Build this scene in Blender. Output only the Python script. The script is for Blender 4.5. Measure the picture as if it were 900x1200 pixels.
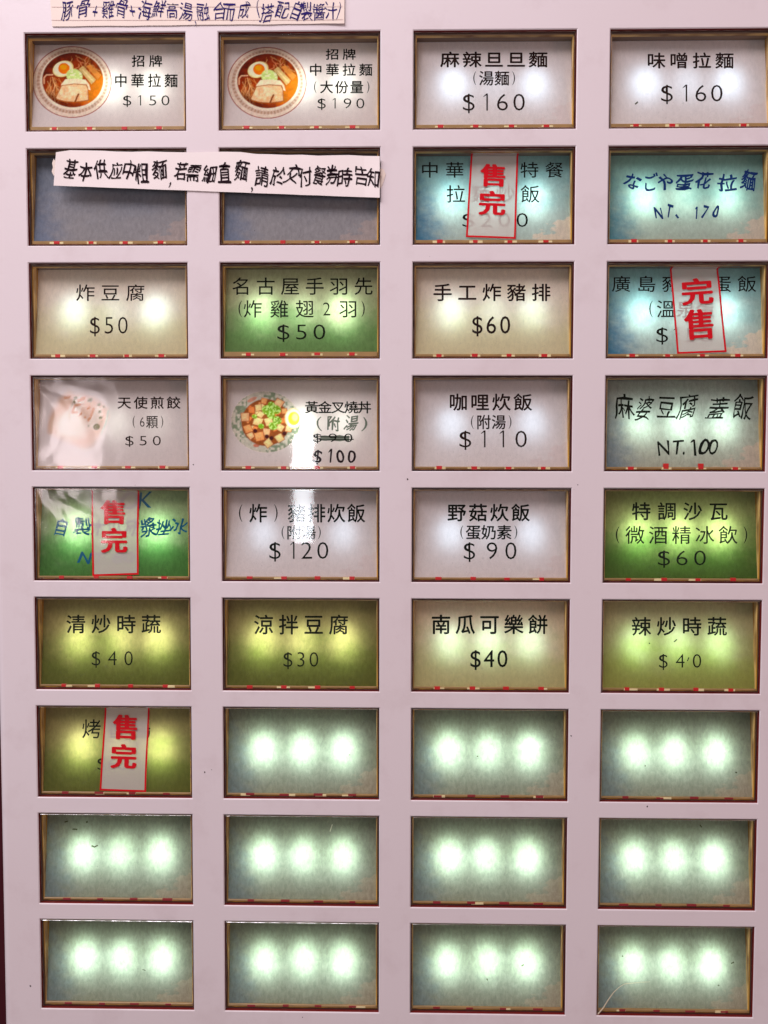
import bpy, math, random
import numpy as np
from mathutils import Matrix, Vector
random.seed(7); rng = np.random.RandomState(5)
for o in list(bpy.data.objects): bpy.data.objects.remove(o)
SC = bpy.context.scene
COL = SC.collection
MM = 0.001
BASE = Vector((0, 0, 0.25))            # centre of the button field stands 25 cm above the scene floor level

# ------------------------------------------------------------------ camera
RX, RY, RZ = 0.04501, 0.00269, -0.01685
CP = np.array([0.56872, -241.77321, 17.80554])          # mm, relative to BASE
F = 950.0
def rotm(a, b, c):
    ca, sa, cb, sb, cc, sc = math.cos(a), math.sin(a), math.cos(b), math.sin(b), math.cos(c), math.sin(c)
    return np.array([[cc, -sc, 0], [sc, cc, 0], [0, 0, 1]]) @ np.array([[cb, 0, sb], [0, 1, 0], [-sb, 0, cb]]) @ np.array([[1, 0, 0], [0, ca, -sa], [0, sa, ca]])
RW = rotm(RX, RY, RZ)                                    # rows: right, forward, up
cam = bpy.data.cameras.new('camera'); camo = bpy.data.objects.new('camera', cam); COL.objects.link(camo)
cam.sensor_fit = 'VERTICAL'; cam.sensor_height = 36; cam.lens = F / 1200 * 36
cam.clip_start = 0.005; cam.clip_end = 50
r_, f_, u_ = RW
M4 = Matrix(((r_[0], u_[0], -f_[0], CP[0] * MM + BASE.x), (r_[1], u_[1], -f_[1], CP[1] * MM + BASE.y),
             (r_[2], u_[2], -f_[2], CP[2] * MM + BASE.z), (0, 0, 0, 1)))
camo.matrix_world = M4
SC.camera = camo

# ------------------------------------------------------------------ world, lamps, exposure
w = bpy.data.worlds.new('World'); SC.world = w; w.use_nodes = True
bg = w.node_tree.nodes['Background']; bg.inputs[0].default_value = (1.0, 0.88, 0.92, 1); bg.inputs[1].default_value = 0.185
SC.view_settings.view_transform = 'Standard'; SC.view_settings.look = 'None'
SC.view_settings.exposure = 0; SC.view_settings.gamma = 1
SC.cycles.use_denoising = True
SC.cycles.max_bounces = 10; SC.cycles.transparent_max_bounces = 16; SC.cycles.caustics_reflective = False
SC.cycles.caustics_refractive = False

def ray(px, py):
    d = RW[0] * ((px - 450) / F) + RW[1] + RW[2] * (-(py - 600) / F)
    return d
def at(px, py, y=0.0):
    """point (mm) on the plane y=const seen at a picture position of the measured photograph"""
    d = ray(px, py); t = (y - CP[1]) / d[1]
    return CP + d * t
def mirror_spot(px, py, dist):
    """where a lamp stands whose mirror image in the covers is at px,py"""
    p = at(px, py); d = p - CP; d = d / abs(d[1]); d[1] = -abs(d[1])
    return p + d * dist
def area_lamp(name, corners, radiance, color):
    a, b, c = [np.array(q) for q in corners]            # top-left, top-right, bottom-left (mm)
    cen = (b + c) / 2; wx = np.linalg.norm(b - a); wy = np.linalg.norm(c - a)
    L = bpy.data.lights.new(name, 'AREA'); L.shape = 'RECTANGLE'; L.size = wx * MM; L.size_y = wy * MM
    L.energy = radiance * math.pi * wx * wy * MM * MM * math.pi / math.pi; L.color = color
    o = bpy.data.objects.new(name, L); COL.objects.link(o)
    X = (b - a) / wx; Y = (a - c) / wy; Z = np.cross(X, Y)
    mw = Matrix.Identity(4)
    for i in range(3):
        mw[i][0] = X[i]; mw[i][1] = Y[i]; mw[i][2] = Z[i]; mw[i][3] = cen[i] * MM + BASE[i]
    # lamps shine along -Z
    if Z[1] > 0:
        for i in range(3): mw[i][0] *= -1; mw[i][2] *= -1
    o.matrix_world = mw
    return o
def aim_lamp(name, loc, target, sx, sy, watts, color):
    L = bpy.data.lights.new(name, 'AREA'); L.shape = 'RECTANGLE'; L.size = sx; L.size_y = sy; L.energy = watts; L.color = color
    o = bpy.data.objects.new(name, L); COL.objects.link(o)
    loc = Vector(loc) + BASE; d = Vector(target) + BASE - loc
    o.location = loc; o.rotation_euler = d.to_track_quat('-Z', 'Y').to_euler()
    return o
aim_lamp('ceiling_lamp', (-0.38, -0.40, 0.615), (-0.10, 0, 0.16), 0.75, 0.26, 7.7, (1.0, 0.92, 0.965))
aim_lamp('warm_fill_light', (0.95, -0.7, 0.05), (0, 0, 0.0), 0.3, 0.3, 2.2, (1.0, 0.54, 0.42))  # warm fill added to redden the right side of the panel
def lamp_facing_panel(name, q, radiance, color, dist):
    a, b, c = [mirror_spot(px, py, dist) for px, py in q]
    cen = (b + c) / 2
    L = bpy.data.lights.new(name, 'AREA'); L.shape = 'RECTANGLE'
    L.size = abs(b[0] - a[0]) * MM; L.size_y = abs(c[2] - a[2]) * MM
    L.energy = radiance * math.pi * L.size * L.size_y; L.color = color
    o = bpy.data.objects.new(name, L); COL.objects.link(o)
    o.location = Vector(cen) * MM + BASE; o.rotation_euler = (math.radians(90), 0, 0)
    d = Vector((0, 0, 0.0)) + BASE - o.location
    o.rotation_euler = Vector((0, 1, 0)).to_track_quat('-Z', 'Z').to_euler()
    return o
lamp_facing_panel('tube_lamp', [(341, 506), (366, 506), (341, 634)], 27, (0.90, 0.94, 1.0), 650)
lamp_facing_panel('pink_glare_light', [(52, 452), (112, 452), (52, 606)], 15, (1.0, 0.84, 0.86), 800)  # pink area light placed to mirror in the two left covers

# ------------------------------------------------------------------ helpers
class MB:
    def __init__(s): s.v = []; s.f = []; s.m = []
    def add(s, vs, fs, mi=0):
        n = len(s.v); s.v += [tuple(map(float, v)) for v in vs]
        for f in fs: s.f.append(tuple(n + i for i in f)); s.m.append(mi)
    def box(s, x0, x1, y0, y1, z0, z1, mi=0):
        s.add([(x0, y0, z0), (x1, y0, z0), (x1, y1, z0), (x0, y1, z0), (x0, y0, z1), (x1, y0, z1), (x1, y1, z1), (x0, y1, z1)],
              [(0, 3, 2, 1), (4, 5, 6, 7), (0, 1, 5, 4), (1, 2, 6, 5), (2, 3, 7, 6), (3, 0, 4, 7)], mi)
    def cbox(s, x0, x1, y0, y1, z0, z1, c=0.15, mi=0):
        """box with its front edges chamfered"""
        P = [(x0 + c, y0, z0 + c), (x1 - c, y0, z0 + c), (x1 - c, y0, z1 - c), (x0 + c, y0, z1 - c),
             (x0, y0 + c, z0), (x1, y0 + c, z0), (x1, y0 + c, z1), (x0, y0 + c, z1),
             (x0, y1, z0), (x1, y1, z0), (x1, y1, z1), (x0, y1, z1)]
        s.add(P, [(0, 1, 2, 3), (4, 5, 1, 0), (5, 6, 2, 1), (6, 7, 3, 2), (7, 4, 0, 3),
                  (8, 9, 5, 4), (9, 10, 6, 5), (10, 11, 7, 6), (11, 8, 4, 7), (11, 10, 9, 8)], mi)
    def mesh(s, name, mats):
        me = bpy.data.meshes.new(name)
        me.from_pydata([(a * MM, b * MM, c * MM) for a, b, c in s.v], [], s.f)
        for m in (mats if isinstance(mats, (list, tuple)) else [mats]): me.materials.append(m)
        if any(s.m): me.polygons.foreach_set('material_index', s.m)
        me.update(); return me
def link(name, me, parent=None, loc=(0, 0, 0), rot=None):
    o = bpy.data.objects.new(name, me); COL.objects.link(o)
    o.location = Vector(loc) * MM if parent else Vector(loc) * MM + BASE
    if rot: o.rotation_euler = rot
    if parent: o.parent = parent
    return o
def tag(o, label=None, cat=None, group=None, kind=None):
    if label: o['label'] = label
    if cat: o['category'] = cat
    if group: o['group'] = group
    if kind: o['kind'] = kind
    return o

# ------------------------------------------------------------------ materials
def newmat(name):
    m = bpy.data.materials.new(name); m.use_nodes = True
    nt = m.node_tree
    return m, nt, nt.nodes['Principled BSDF'], nt.nodes['Material Output']
def N(nt, typ, **kw):
    n = nt.nodes.new(typ)
    for k, v in kw.items():
        if k in ('inp',):
            for a, b in v.items(): n.inputs[a].default_value = b
        else: setattr(n, k, v)
    return n
def simple(name, col, rough=0.5, spec=0.5, metal=0.0, noise=0.0, scale=400.0, bump=0.0):
    m, nt, p, out = newmat(name)
    p.inputs['Base Color'].default_value = (*col, 1); p.inputs['Roughness'].default_value = rough
    p.inputs['Specular IOR Level'].default_value = spec; p.inputs['Metallic'].default_value = metal
    if noise or bump:
        tc = N(nt, 'ShaderNodeTexCoord'); nz = N(nt, 'ShaderNodeTexNoise', inp={'Scale': scale, 'Detail': 4.0})
        nt.links.new(tc.outputs['Object'], nz.inputs['Vector'])
        mx = N(nt, 'ShaderNodeMix', data_type='RGBA')
        mx.inputs[6].default_value = (*[c * (1 - noise) for c in col], 1); mx.inputs[7].default_value = (*[min(1, c * (1 + noise)) for c in col], 1)
        nt.links.new(nz.outputs['Fac'], mx.inputs[0]); nt.links.new(mx.outputs[2], p.inputs['Base Color'])
        if bump:
            b = N(nt, 'ShaderNodeBump', inp={'Strength': bump, 'Distance': 0.0002})
            nt.links.new(nz.outputs['Fac'], b.inputs['Height']); nt.links.new(b.outputs[0], p.inputs['Normal'])
    return m
def paint_mat():
    m, nt, p, out = newmat('lilac_enamel')
    tc = N(nt, 'ShaderNodeTexCoord')
    n1 = N(nt, 'ShaderNodeTexNoise', inp={'Scale': 9.0, 'Detail': 3.0, 'Roughness': 0.55})
    n2 = N(nt, 'ShaderNodeTexNoise', inp={'Scale': 900.0, 'Detail': 3.0})
    n3 = N(nt, 'ShaderNodeTexNoise', inp={'Scale': 60.0, 'Detail': 6.0, 'Roughness': 0.65})
    for n in (n1, n2, n3): nt.links.new(tc.outputs['Object'], n.inputs['Vector'])
    mx = N(nt, 'ShaderNodeMix', data_type='RGBA')
    mx.inputs[6].default_value = (0.69, 0.59, 0.605, 1); mx.inputs[7].default_value = (0.76, 0.685, 0.72, 1)
    nt.links.new(n1.outputs['Fac'], mx.inputs[0])
    # faint handling grime
    rp = N(nt, 'ShaderNodeMapRange', inp={1: 0.52, 2: 0.78, 3: 0.0, 4: 0.42}); nt.links.new(n3.outputs['Fac'], rp.inputs[0])
    m2 = N(nt, 'ShaderNodeMix', data_type='RGBA'); nt.links.new(mx.outputs[2], m2.inputs[6]); m2.inputs[7].default_value = (0.55, 0.44, 0.45, 1)
    nt.links.new(rp.outputs[0], m2.inputs[0]); nt.links.new(m2.outputs[2], p.inputs['Base Color'])
    p.inputs['Roughness'].default_value = 0.42; p.inputs['Specular IOR Level'].default_value = 0.35
    b = N(nt, 'ShaderNodeBump', inp={'Strength': 0.25, 'Distance': 0.00008}); nt.links.new(n2.outputs['Fac'], b.inputs['Height'])
    nt.links.new(b.outputs[0], p.inputs['Normal'])
    return m
M_PAINT = paint_mat()
M_REDEDGE = simple('red_primer', (0.20, 0.012, 0.010), 0.5, 0.3)
M_DARK = simple('dark_cabinet', (0.05, 0.035, 0.035), 0.6, 0.3)
M_MAROON = simple('maroon_wall', (0.07, 0.008, 0.014), 0.7, 0.2, noise=0.3, scale=20)
M_HOUSE = simple('grey_housing', (0.34, 0.32, 0.27), 0.6, 0.2)
M_LEDBODY = simple('led_lens', (0.8, 0.85, 0.8), 0.2, 0.5)
M_REDTAB = simple('red_plastic', (0.55, 0.012, 0.012), 0.35, 0.5)
M_PALE = simple('pale_plate', (0.80, 0.70, 0.38), 0.3, 0.5)
M_LIP = simple('amber_lip', (0.40, 0.25, 0.10), 0.3, 0.5, noise=0.3, scale=250)
M_SPECK = simple('dirt', (0.02, 0.012, 0.01), 0.8, 0.1)
M_RIM = None
def rim_mat(name, ca, cb_, sc):
    m, nt, p, out = newmat(name)
    tc = N(nt, 'ShaderNodeTexCoord'); mp = N(nt, 'ShaderNodeMapping'); mp.inputs['Scale'].default_value = sc
    nz = N(nt, 'ShaderNodeTexNoise', inp={'Scale': 1.0, 'Detail': 2.0, 'Roughness': 0.5})
    nt.links.new(tc.outputs['Object'], mp.inputs[0]); nt.links.new(mp.outputs[0], nz.inputs['Vector'])
    mx = N(nt, 'ShaderNodeMix', data_type='RGBA'); mx.inputs[6].default_value = (*ca, 1); mx.inputs[7].default_value = (*cb_, 1)
    rp = N(nt, 'ShaderNodeMapRange', inp={1: 0.3, 2: 0.7}); nt.links.new(nz.outputs['Fac'], rp.inputs[0])
    nt.links.new(rp.outputs[0], mx.inputs[0]); nt.links.new(mx.outputs[2], p.inputs['Base Color'])
    p.inputs['Roughness'].default_value = 0.16; p.inputs['Specular IOR Level'].default_value = 0.8
    return m
M_RIM = rim_mat('amber_acrylic', (0.07, 0.022, 0.010), (0.70, 0.37, 0.035), (300, 260, 48))  # dark brown in the amber stands in for panel shade on the walls
M_RIMTOP = rim_mat('shaded_acrylic', (0.07, 0.035, 0.028), (0.26, 0.17, 0.11), (26, 700, 700))  # top wall's shade put into a darker rim colour
M_RIMEDGE = rim_mat('amber_highlight', (0.22, 0.10, 0.03), (0.95, 0.66, 0.24), (90, 300, 90))  # bevel highlight put into a pale amber colour
M_RIMDARK = simple('brown_edge', (0.075, 0.028, 0.018), 0.2, 0.7)
def glint_mat():  # bright glints painted on the cover chamfer, broken up by noise
    m, nt, p, out = newmat('edge_glint'); nt.nodes.remove(p)
    tr = N(nt, 'ShaderNodeBsdfTransparent'); gl = N(nt, 'ShaderNodeBsdfGlossy'); gl.inputs['Roughness'].default_value = 0.22
    df = N(nt, 'ShaderNodeBsdfDiffuse'); df.inputs[0].default_value = (0.5, 0.4, 0.3, 1)
    tc = N(nt, 'ShaderNodeTexCoord'); nz = N(nt, 'ShaderNodeTexNoise', inp={'Scale': 420.0, 'Detail': 3.0}); nt.links.new(tc.outputs['Object'], nz.inputs['Vector'])
    rp = N(nt, 'ShaderNodeMapRange', inp={1: 0.4, 2: 0.65, 3: 0.12, 4: 0.75}); nt.links.new(nz.outputs['Fac'], rp.inputs[0])
    a = N(nt, 'ShaderNodeMixShader'); a.inputs[0].default_value = 0.4; nt.links.new(gl.outputs[0], a.inputs[1]); nt.links.new(df.outputs[0], a.inputs[2])
    b = N(nt, 'ShaderNodeMixShader'); nt.links.new(rp.outputs[0], b.inputs[0]); nt.links.new(tr.outputs[0], b.inputs[1]); nt.links.new(a.outputs[0], b.inputs[2])
    nt.links.new(b.outputs[0], out.inputs[0]); return m
M_GLINT = glint_mat()
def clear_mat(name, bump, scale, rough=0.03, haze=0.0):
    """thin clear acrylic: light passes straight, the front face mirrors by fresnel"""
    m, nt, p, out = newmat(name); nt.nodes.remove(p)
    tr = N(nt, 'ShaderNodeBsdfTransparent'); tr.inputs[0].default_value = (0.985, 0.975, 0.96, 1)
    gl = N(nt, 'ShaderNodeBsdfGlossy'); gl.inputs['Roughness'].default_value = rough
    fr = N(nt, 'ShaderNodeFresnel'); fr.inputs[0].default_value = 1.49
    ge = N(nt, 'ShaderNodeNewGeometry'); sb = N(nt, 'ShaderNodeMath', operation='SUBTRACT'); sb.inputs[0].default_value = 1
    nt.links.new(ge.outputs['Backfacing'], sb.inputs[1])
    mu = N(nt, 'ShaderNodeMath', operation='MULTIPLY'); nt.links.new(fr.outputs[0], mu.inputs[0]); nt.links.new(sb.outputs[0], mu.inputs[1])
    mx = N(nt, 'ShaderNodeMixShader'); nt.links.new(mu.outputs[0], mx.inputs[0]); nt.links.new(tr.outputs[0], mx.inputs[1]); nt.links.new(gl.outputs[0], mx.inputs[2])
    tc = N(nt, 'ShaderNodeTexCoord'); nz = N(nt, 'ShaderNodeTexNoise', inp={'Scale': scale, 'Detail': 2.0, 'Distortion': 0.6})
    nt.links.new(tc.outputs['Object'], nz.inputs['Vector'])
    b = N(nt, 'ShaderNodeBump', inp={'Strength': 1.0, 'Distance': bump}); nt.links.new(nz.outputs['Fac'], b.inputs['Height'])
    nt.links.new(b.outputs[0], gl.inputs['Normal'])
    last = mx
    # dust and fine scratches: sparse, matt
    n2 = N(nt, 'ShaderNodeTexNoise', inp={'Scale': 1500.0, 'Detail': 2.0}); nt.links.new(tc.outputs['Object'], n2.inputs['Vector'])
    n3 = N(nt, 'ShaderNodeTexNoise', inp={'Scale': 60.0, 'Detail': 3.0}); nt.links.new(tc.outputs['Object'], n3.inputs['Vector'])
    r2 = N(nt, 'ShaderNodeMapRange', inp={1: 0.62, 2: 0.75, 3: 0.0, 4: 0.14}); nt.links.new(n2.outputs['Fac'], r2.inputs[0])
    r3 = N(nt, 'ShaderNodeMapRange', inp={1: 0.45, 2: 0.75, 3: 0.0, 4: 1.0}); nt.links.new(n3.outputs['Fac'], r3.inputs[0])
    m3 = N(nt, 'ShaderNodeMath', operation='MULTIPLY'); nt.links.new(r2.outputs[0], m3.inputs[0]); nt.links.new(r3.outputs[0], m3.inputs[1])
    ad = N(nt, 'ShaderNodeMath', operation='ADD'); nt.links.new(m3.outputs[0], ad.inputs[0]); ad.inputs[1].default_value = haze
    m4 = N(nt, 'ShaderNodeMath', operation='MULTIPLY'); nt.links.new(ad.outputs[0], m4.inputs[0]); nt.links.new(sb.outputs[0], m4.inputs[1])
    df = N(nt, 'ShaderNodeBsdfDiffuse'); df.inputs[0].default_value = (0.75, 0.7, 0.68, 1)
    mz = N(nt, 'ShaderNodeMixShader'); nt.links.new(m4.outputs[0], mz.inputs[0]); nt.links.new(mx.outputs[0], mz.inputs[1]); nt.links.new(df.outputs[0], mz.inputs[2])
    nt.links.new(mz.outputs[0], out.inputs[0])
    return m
M_CLEAR = clear_mat('clear_acrylic', 0.00004, 70, 0.04)
M_CLEAR_WAVY = clear_mat('clear_acrylic_wavy', 0.00045, 60, 0.10)
M_CLEAR_ROUGH = clear_mat('clear_acrylic_rough', 0.00028, 60, 0.09, 0.0)  # rougher, bumpier cover that spreads reflections

def card_mat(name, top, bot, cloud=None, left=None, streak=0.25, cloudamt=1.0, attr=False):
    """translucent printed film; the picture on it is colour only"""
    m, nt, p, out = newmat(name); nt.nodes.remove(p)
    L = nt.links.new
    uv = N(nt, 'ShaderNodeUVMap'); uv.uv_map = 'UVMap'
    oi = N(nt, 'ShaderNodeObjectInfo')
    sp = N(nt, 'ShaderNodeSeparateXYZ'); L(uv.outputs[0], sp.inputs[0])
    # wobble
    n0 = N(nt, 'ShaderNodeTexNoise', inp={'Scale': 7.5, 'Detail': 6.0, 'Roughness': 0.62}); L(uv.outputs[0], n0.inputs['Vector'])
    n0b = N(nt, 'ShaderNodeTexNoise', inp={'Scale': 3.0, 'Detail': 4.0, 'Roughness': 0.6}, noise_dimensions='4D'); L(uv.outputs[0], n0b.inputs['Vector']); L(oi.outputs['Random'], n0b.inputs['W'])
    def mix(f, a, b):
        x = N(nt, 'ShaderNodeMix', data_type='RGBA')
        if hasattr(f, 'links'): L(f, x.inputs[0])
        else: x.inputs[0].default_value = f
        for i, c in ((6, a), (7, b)):
            if isinstance(c, tuple): x.inputs[i].default_value = (*c, 1)
            else: L(c, x.inputs[i])
        return x.outputs[2]
    def mr(src, a, b, c=0.0, d=1.0, sm=True):
        x = N(nt, 'ShaderNodeMapRange', inp={1: a, 2: b, 3: c, 4: d}); x.interpolation_type = 'SMOOTHSTEP' if sm else 'LINEAR'
        L(src, x.inputs[0]); return x.outputs[0]
    def mt(op, a, b=0.0):
        x = N(nt, 'ShaderNodeMath', operation=op)
        for i, c in ((0, a), (1, b)):
            if hasattr(c, 'links'): L(c, x.inputs[i])
            else: x.inputs[i].default_value = c
        return x.outputs[0]
    if attr:
        at_ = N(nt, 'ShaderNodeAttribute'); at_.attribute_name = 'Col'; col = at_.outputs['Color']
    else:
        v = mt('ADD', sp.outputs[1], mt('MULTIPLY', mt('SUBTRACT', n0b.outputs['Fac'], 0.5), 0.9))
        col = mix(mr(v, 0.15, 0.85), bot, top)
    if left:
        e = mt('ADD', sp.outputs[0], mt('ADD', mt('MULTIPLY', sp.outputs[1], 0.22), mt('MULTIPLY', mt('SUBTRACT', n0.outputs['Fac'], 0.5), 0.35)))
        col = mix(mr(e, 0.30, 0.0), col, left)
    if cloud:
        # cloud bank in the low right corner of the printed sky
        e = mt('SUBTRACT', mt('SUBTRACT', mt('MULTIPLY', sp.outputs[0], 0.95), sp.outputs[1]), mt('MULTIPLY', mt('SUBTRACT', n0.outputs['Fac'], 0.5), 0.9))
        col = mix(mt('MULTIPLY', mr(e, 0.635, 0.71), cloudamt), col, cloud)
    # vertical fibre streaks of the film, a little different on each card
    mp = N(nt, 'ShaderNodeMapping'); mp.inputs['Scale'].default_value = (46, 13, 1); L(uv.outputs[0], mp.inputs[0])
    off = N(nt, 'ShaderNodeCombineXYZ'); L(mt('MULTIPLY', oi.outputs['Random'], 31.0), off.inputs[0]); L(mt('MULTIPLY', oi.outputs['Random'], 17.0), off.inputs[1]); L(off.outputs[0], mp.inputs['Location'])
    n1 = N(nt, 'ShaderNodeTexNoise', inp={'Scale': 1.0, 'Detail': 6.0, 'Roughness': 0.68, 'Distortion': 0.5}); L(mp.outputs[0], n1.inputs['Vector'])
    n2 = N(nt, 'ShaderNodeTexNoise', inp={'Scale': 110.0, 'Detail': 2.0}); L(uv.outputs[0], n2.inputs['Vector'])
    s = mt('ADD', mr(n1.outputs['Fac'], 0.28, 0.72, 1 - streak, 1 + streak, False), mt('MULTIPLY', mt('SUBTRACT', n2.outputs['Fac'], 0.5), streak * 0.9))
    vm = N(nt, 'ShaderNodeVectorMath', operation='SCALE'); L(col, vm.inputs[0]); L(s, vm.inputs['Scale'])
    d = N(nt, 'ShaderNodeBsdfDiffuse'); t = N(nt, 'ShaderNodeBsdfTranslucent')
    L(vm.outputs[0], d.inputs[0]); L(vm.outputs[0], t.inputs[0])
    x = N(nt, 'ShaderNodeMixShader'); x.inputs[0].default_value = 0.38; L(d.outputs[0], x.inputs[1]); L(t.outputs[0], x.inputs[2])
    L(x.outputs[0], out.inputs[0])
    return m
SKYC = dict(cloud=(0.42, 0.35, 0.28), left=(0.19, 0.245, 0.27))
CM = {
 'white': card_mat('white_card', (0.84, 0.77, 0.79), (0.93, 0.87, 0.89), streak=0.07, cloud=(0.86, 0.72, 0.73), cloudamt=0.4),
 'cream': card_mat('cream_card', (0.90, 0.78, 0.68), (0.78, 0.71, 0.46), streak=0.09),
 'tan': card_mat('tan_card', (0.74, 0.56, 0.39), (0.56, 0.50, 0.24), streak=0.11),
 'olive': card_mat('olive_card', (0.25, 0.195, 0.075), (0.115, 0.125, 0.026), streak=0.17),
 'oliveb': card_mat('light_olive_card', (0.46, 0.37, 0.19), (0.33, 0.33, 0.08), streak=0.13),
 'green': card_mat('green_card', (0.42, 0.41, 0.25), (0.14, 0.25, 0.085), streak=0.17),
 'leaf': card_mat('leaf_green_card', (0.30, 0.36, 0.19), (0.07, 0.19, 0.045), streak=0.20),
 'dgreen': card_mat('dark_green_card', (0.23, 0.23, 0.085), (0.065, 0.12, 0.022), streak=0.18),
 'teal': card_mat('sky_blue_card', (0.24, 0.44, 0.47), (0.50, 0.62, 0.60), cloud=(0.78, 0.70, 0.60), left=(0.07, 0.24, 0.42), streak=0.15),
 'teal2': card_mat('sea_green_card', (0.24, 0.42, 0.40), (0.46, 0.55, 0.50), cloud=(0.66, 0.58, 0.50), left=(0.10, 0.28, 0.38), streak=0.15),
 'grey': card_mat('grey_card', (0.34, 0.37, 0.34), (0.46, 0.47, 0.41), cloud=(0.58, 0.49, 0.42), left=(0.2, 0.26, 0.32), streak=0.18),
 'blank': card_mat('grey_green_film', (0.205, 0.215, 0.16), (0.29, 0.30, 0.25), streak=0.24, cloudamt=0.7, **SKYC),
 'unlit': card_mat('slate_blue_film', (0.29, 0.33, 0.42), (0.39, 0.39, 0.43), cloud=(0.52, 0.45, 0.45), left=(0.22, 0.28, 0.42), streak=0.17, cloudamt=.8),
 'art': card_mat('photo_card', (1, 1, 1), (1, 1, 1), streak=0.05, attr=True),
}
INK = {}
def ink(name, col, rough=0.6):
    if name not in INK:
        m, nt, p, out = newmat(name); nt.nodes.remove(p)
        d = N(nt, 'ShaderNodeBsdfDiffuse'); d.inputs[0].default_value = (*col, 1); nt.links.new(d.outputs[0], out.inputs[0]); INK[name] = m
    return INK[name]
K = ink('black_ink', (0.006, 0.008, 0.005)); KB = ink('brown_black_ink', (0.020, 0.009, 0.007))
BL = ink('blue_marker', (0.006, 0.03, 0.16)); NV = ink('navy_pen', (0.03, 0.02, 0.14)); BK = ink('black_marker', (0.022, 0.012, 0.016))
GM = ink('grey_green_marker', (0.16, 0.20, 0.16)); RD = ink('red_print', (0.66, 0.006, 0.016)); TB = ink('teal_marker', (0.01, 0.10, 0.20))
def slip_mat():
    m, nt, p, out = newmat('thin_white_paper'); nt.nodes.remove(p)
    d = N(nt, 'ShaderNodeBsdfDiffuse'); d.inputs[0].default_value = (0.93, 0.87, 0.84, 1)
    t = N(nt, 'ShaderNodeBsdfTranslucent'); t.inputs[0].default_value = (0.7, 0.62, 0.58, 1)
    a = N(nt, 'ShaderNodeMixShader'); a.inputs[0].default_value = 0.2
    nt.links.new(d.outputs[0], a.inputs[1]); nt.links.new(t.outputs[0], a.inputs[2])
    tr = N(nt, 'ShaderNodeBsdfTransparent'); b = N(nt, 'ShaderNodeMixShader'); b.inputs[0].default_value = 0.38
    nt.links.new(a.outputs[0], b.inputs[1]); nt.links.new(tr.outputs[0], b.inputs[2]); nt.links.new(b.outputs[0], out.inputs[0])
    return m
M_SLIP = slip_mat()
M_NOTE = simple('pinkish_paper', (0.86, 0.77, 0.755), 0.8, 0.1, noise=0.05, scale=120, bump=0.3)
M_NOTE2 = simple('ruled_cream_paper', (0.84, 0.71, 0.64), 0.8, 0.1, noise=0.05, scale=120, bump=0.3)
M_RULE = simple('ruled_line', (0.60, 0.46, 0.44), 0.8, 0.1)
M_TAPE = simple('old_tape', (0.80, 0.66, 0.58), 0.35, 0.5)

# ------------------------------------------------------------------ setting and cabinet
PX, PZ, HW, HH = 57.0, 33.2396, 47.336, 28.207           # pitch and opening size (mm)
XL, XR, ZB, ZT = -121.2, 150.0, -190.0, 190.0
wl = MB(); wl.box(-1500, 1500, 420, 480, -1500, 1500); wall = tag(link('wall', wl.mesh('wall', M_MAROON)), kind='structure', label='dark maroon wall behind the machine')
mach = bpy.data.objects.new('ticket_machine', None); COL.objects.link(mach); mach.location = BASE + Vector((0, 0, ZB * MM))
tag(mach, 'pale lilac painted ticket machine front with four columns of lit menu buttons', 'ticket machine')
ZO = -ZB                                                    # children are relative to the machine's base
def centre(r, c): return (c - 1.5) * PX, -(r - 4) * PZ
fp = MB()
cc = 0.28
xs = [XL + 2.5]; zs = [ZT]
for c in range(4):
    x = centre(0, c)[0]; xs += [x - HW / 2 - cc, x + HW / 2 + cc]
for r in range(9):
    z = centre(r, 0)[1]; zs += [z + HH / 2 + cc, z - HH / 2 - cc]
xs.append(XR); zs.append(ZB)
for i in range(len(xs) - 1):
    for j in range(len(zs) - 1):
        x0, x1, z1, z0 = xs[i], xs[i + 1], zs[j], zs[j + 1]
        if i % 2 == 1 and j % 2 == 1:
            a = [(x0, 0, z0), (x1, 0, z0), (x1, 0, z1), (x0, 0, z1)]
            b = [(x0 + cc, cc * .8, z0 + cc), (x1 - cc, cc * .8, z0 + cc), (x1 - cc, cc * .8, z1 - cc), (x0 + cc, cc * .8, z1 - cc)]
            d = [(p[0], 1.6, p[2]) for p in b]
            fp.add(a + b, [(k, (k + 1) % 4, (k + 1) % 4 + 4, k + 4) for k in range(4)])
            fp.add(b + d, [(k, (k + 1) % 4, (k + 1) % 4 + 4, k + 4) for k in range(4)], 1)
        else:
            fp.add([(x0, 0, z0), (x1, 0, z0), (x1, 0, z1), (x0, 0, z1)], [(0, 1, 2, 3)])
# rounded left fold of the sheet
arc = [(XL + 2.5 - 2.5 * math.sin(t), 2.5 - 2.5 * math.cos(t)) for t in [k * math.pi / 16 for k in range(9)]] + [(XL, 14.0)]
for k in range(len(arc) - 1):
    (xa, ya), (xb, yb) = arc[k], arc[k + 1]
    fp.add([(xb, yb, ZB), (xa, ya, ZB), (xa, ya, ZT), (xb, yb, ZT)], [(0, 1, 2, 3)])
def lift(mb, dz):
    mb.v = [(a, b, c + dz) for a, b, c in mb.v]; return mb
link('front_panel', lift(fp, ZO).mesh('front_panel', [M_PAINT, M_REDEDGE]), mach)
cb = MB()
cb.box(XL + 0.6, XL + 2.2, 14, 160, ZB, ZT); cb.box(XR - 2, XR, 0.5, 160, ZB, ZT); cb.box(XL + 2.2, XR - 2, 158, 160, ZB, ZT)
cb.box(XL + 2.2, XR - 2, 2.0, 158, ZB, ZB + 2); cb.box(XL + 2.2, XR - 2, 2.0, 158, ZT - 2, ZT)
link('cabinet_shell', lift(cb, ZO).mesh('cabinet_shell', M_DARK), mach)
bb = MB(); bb.box(XL + 4, XR - 4, 24, 26, ZB + 4, ZT - 4)
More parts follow.
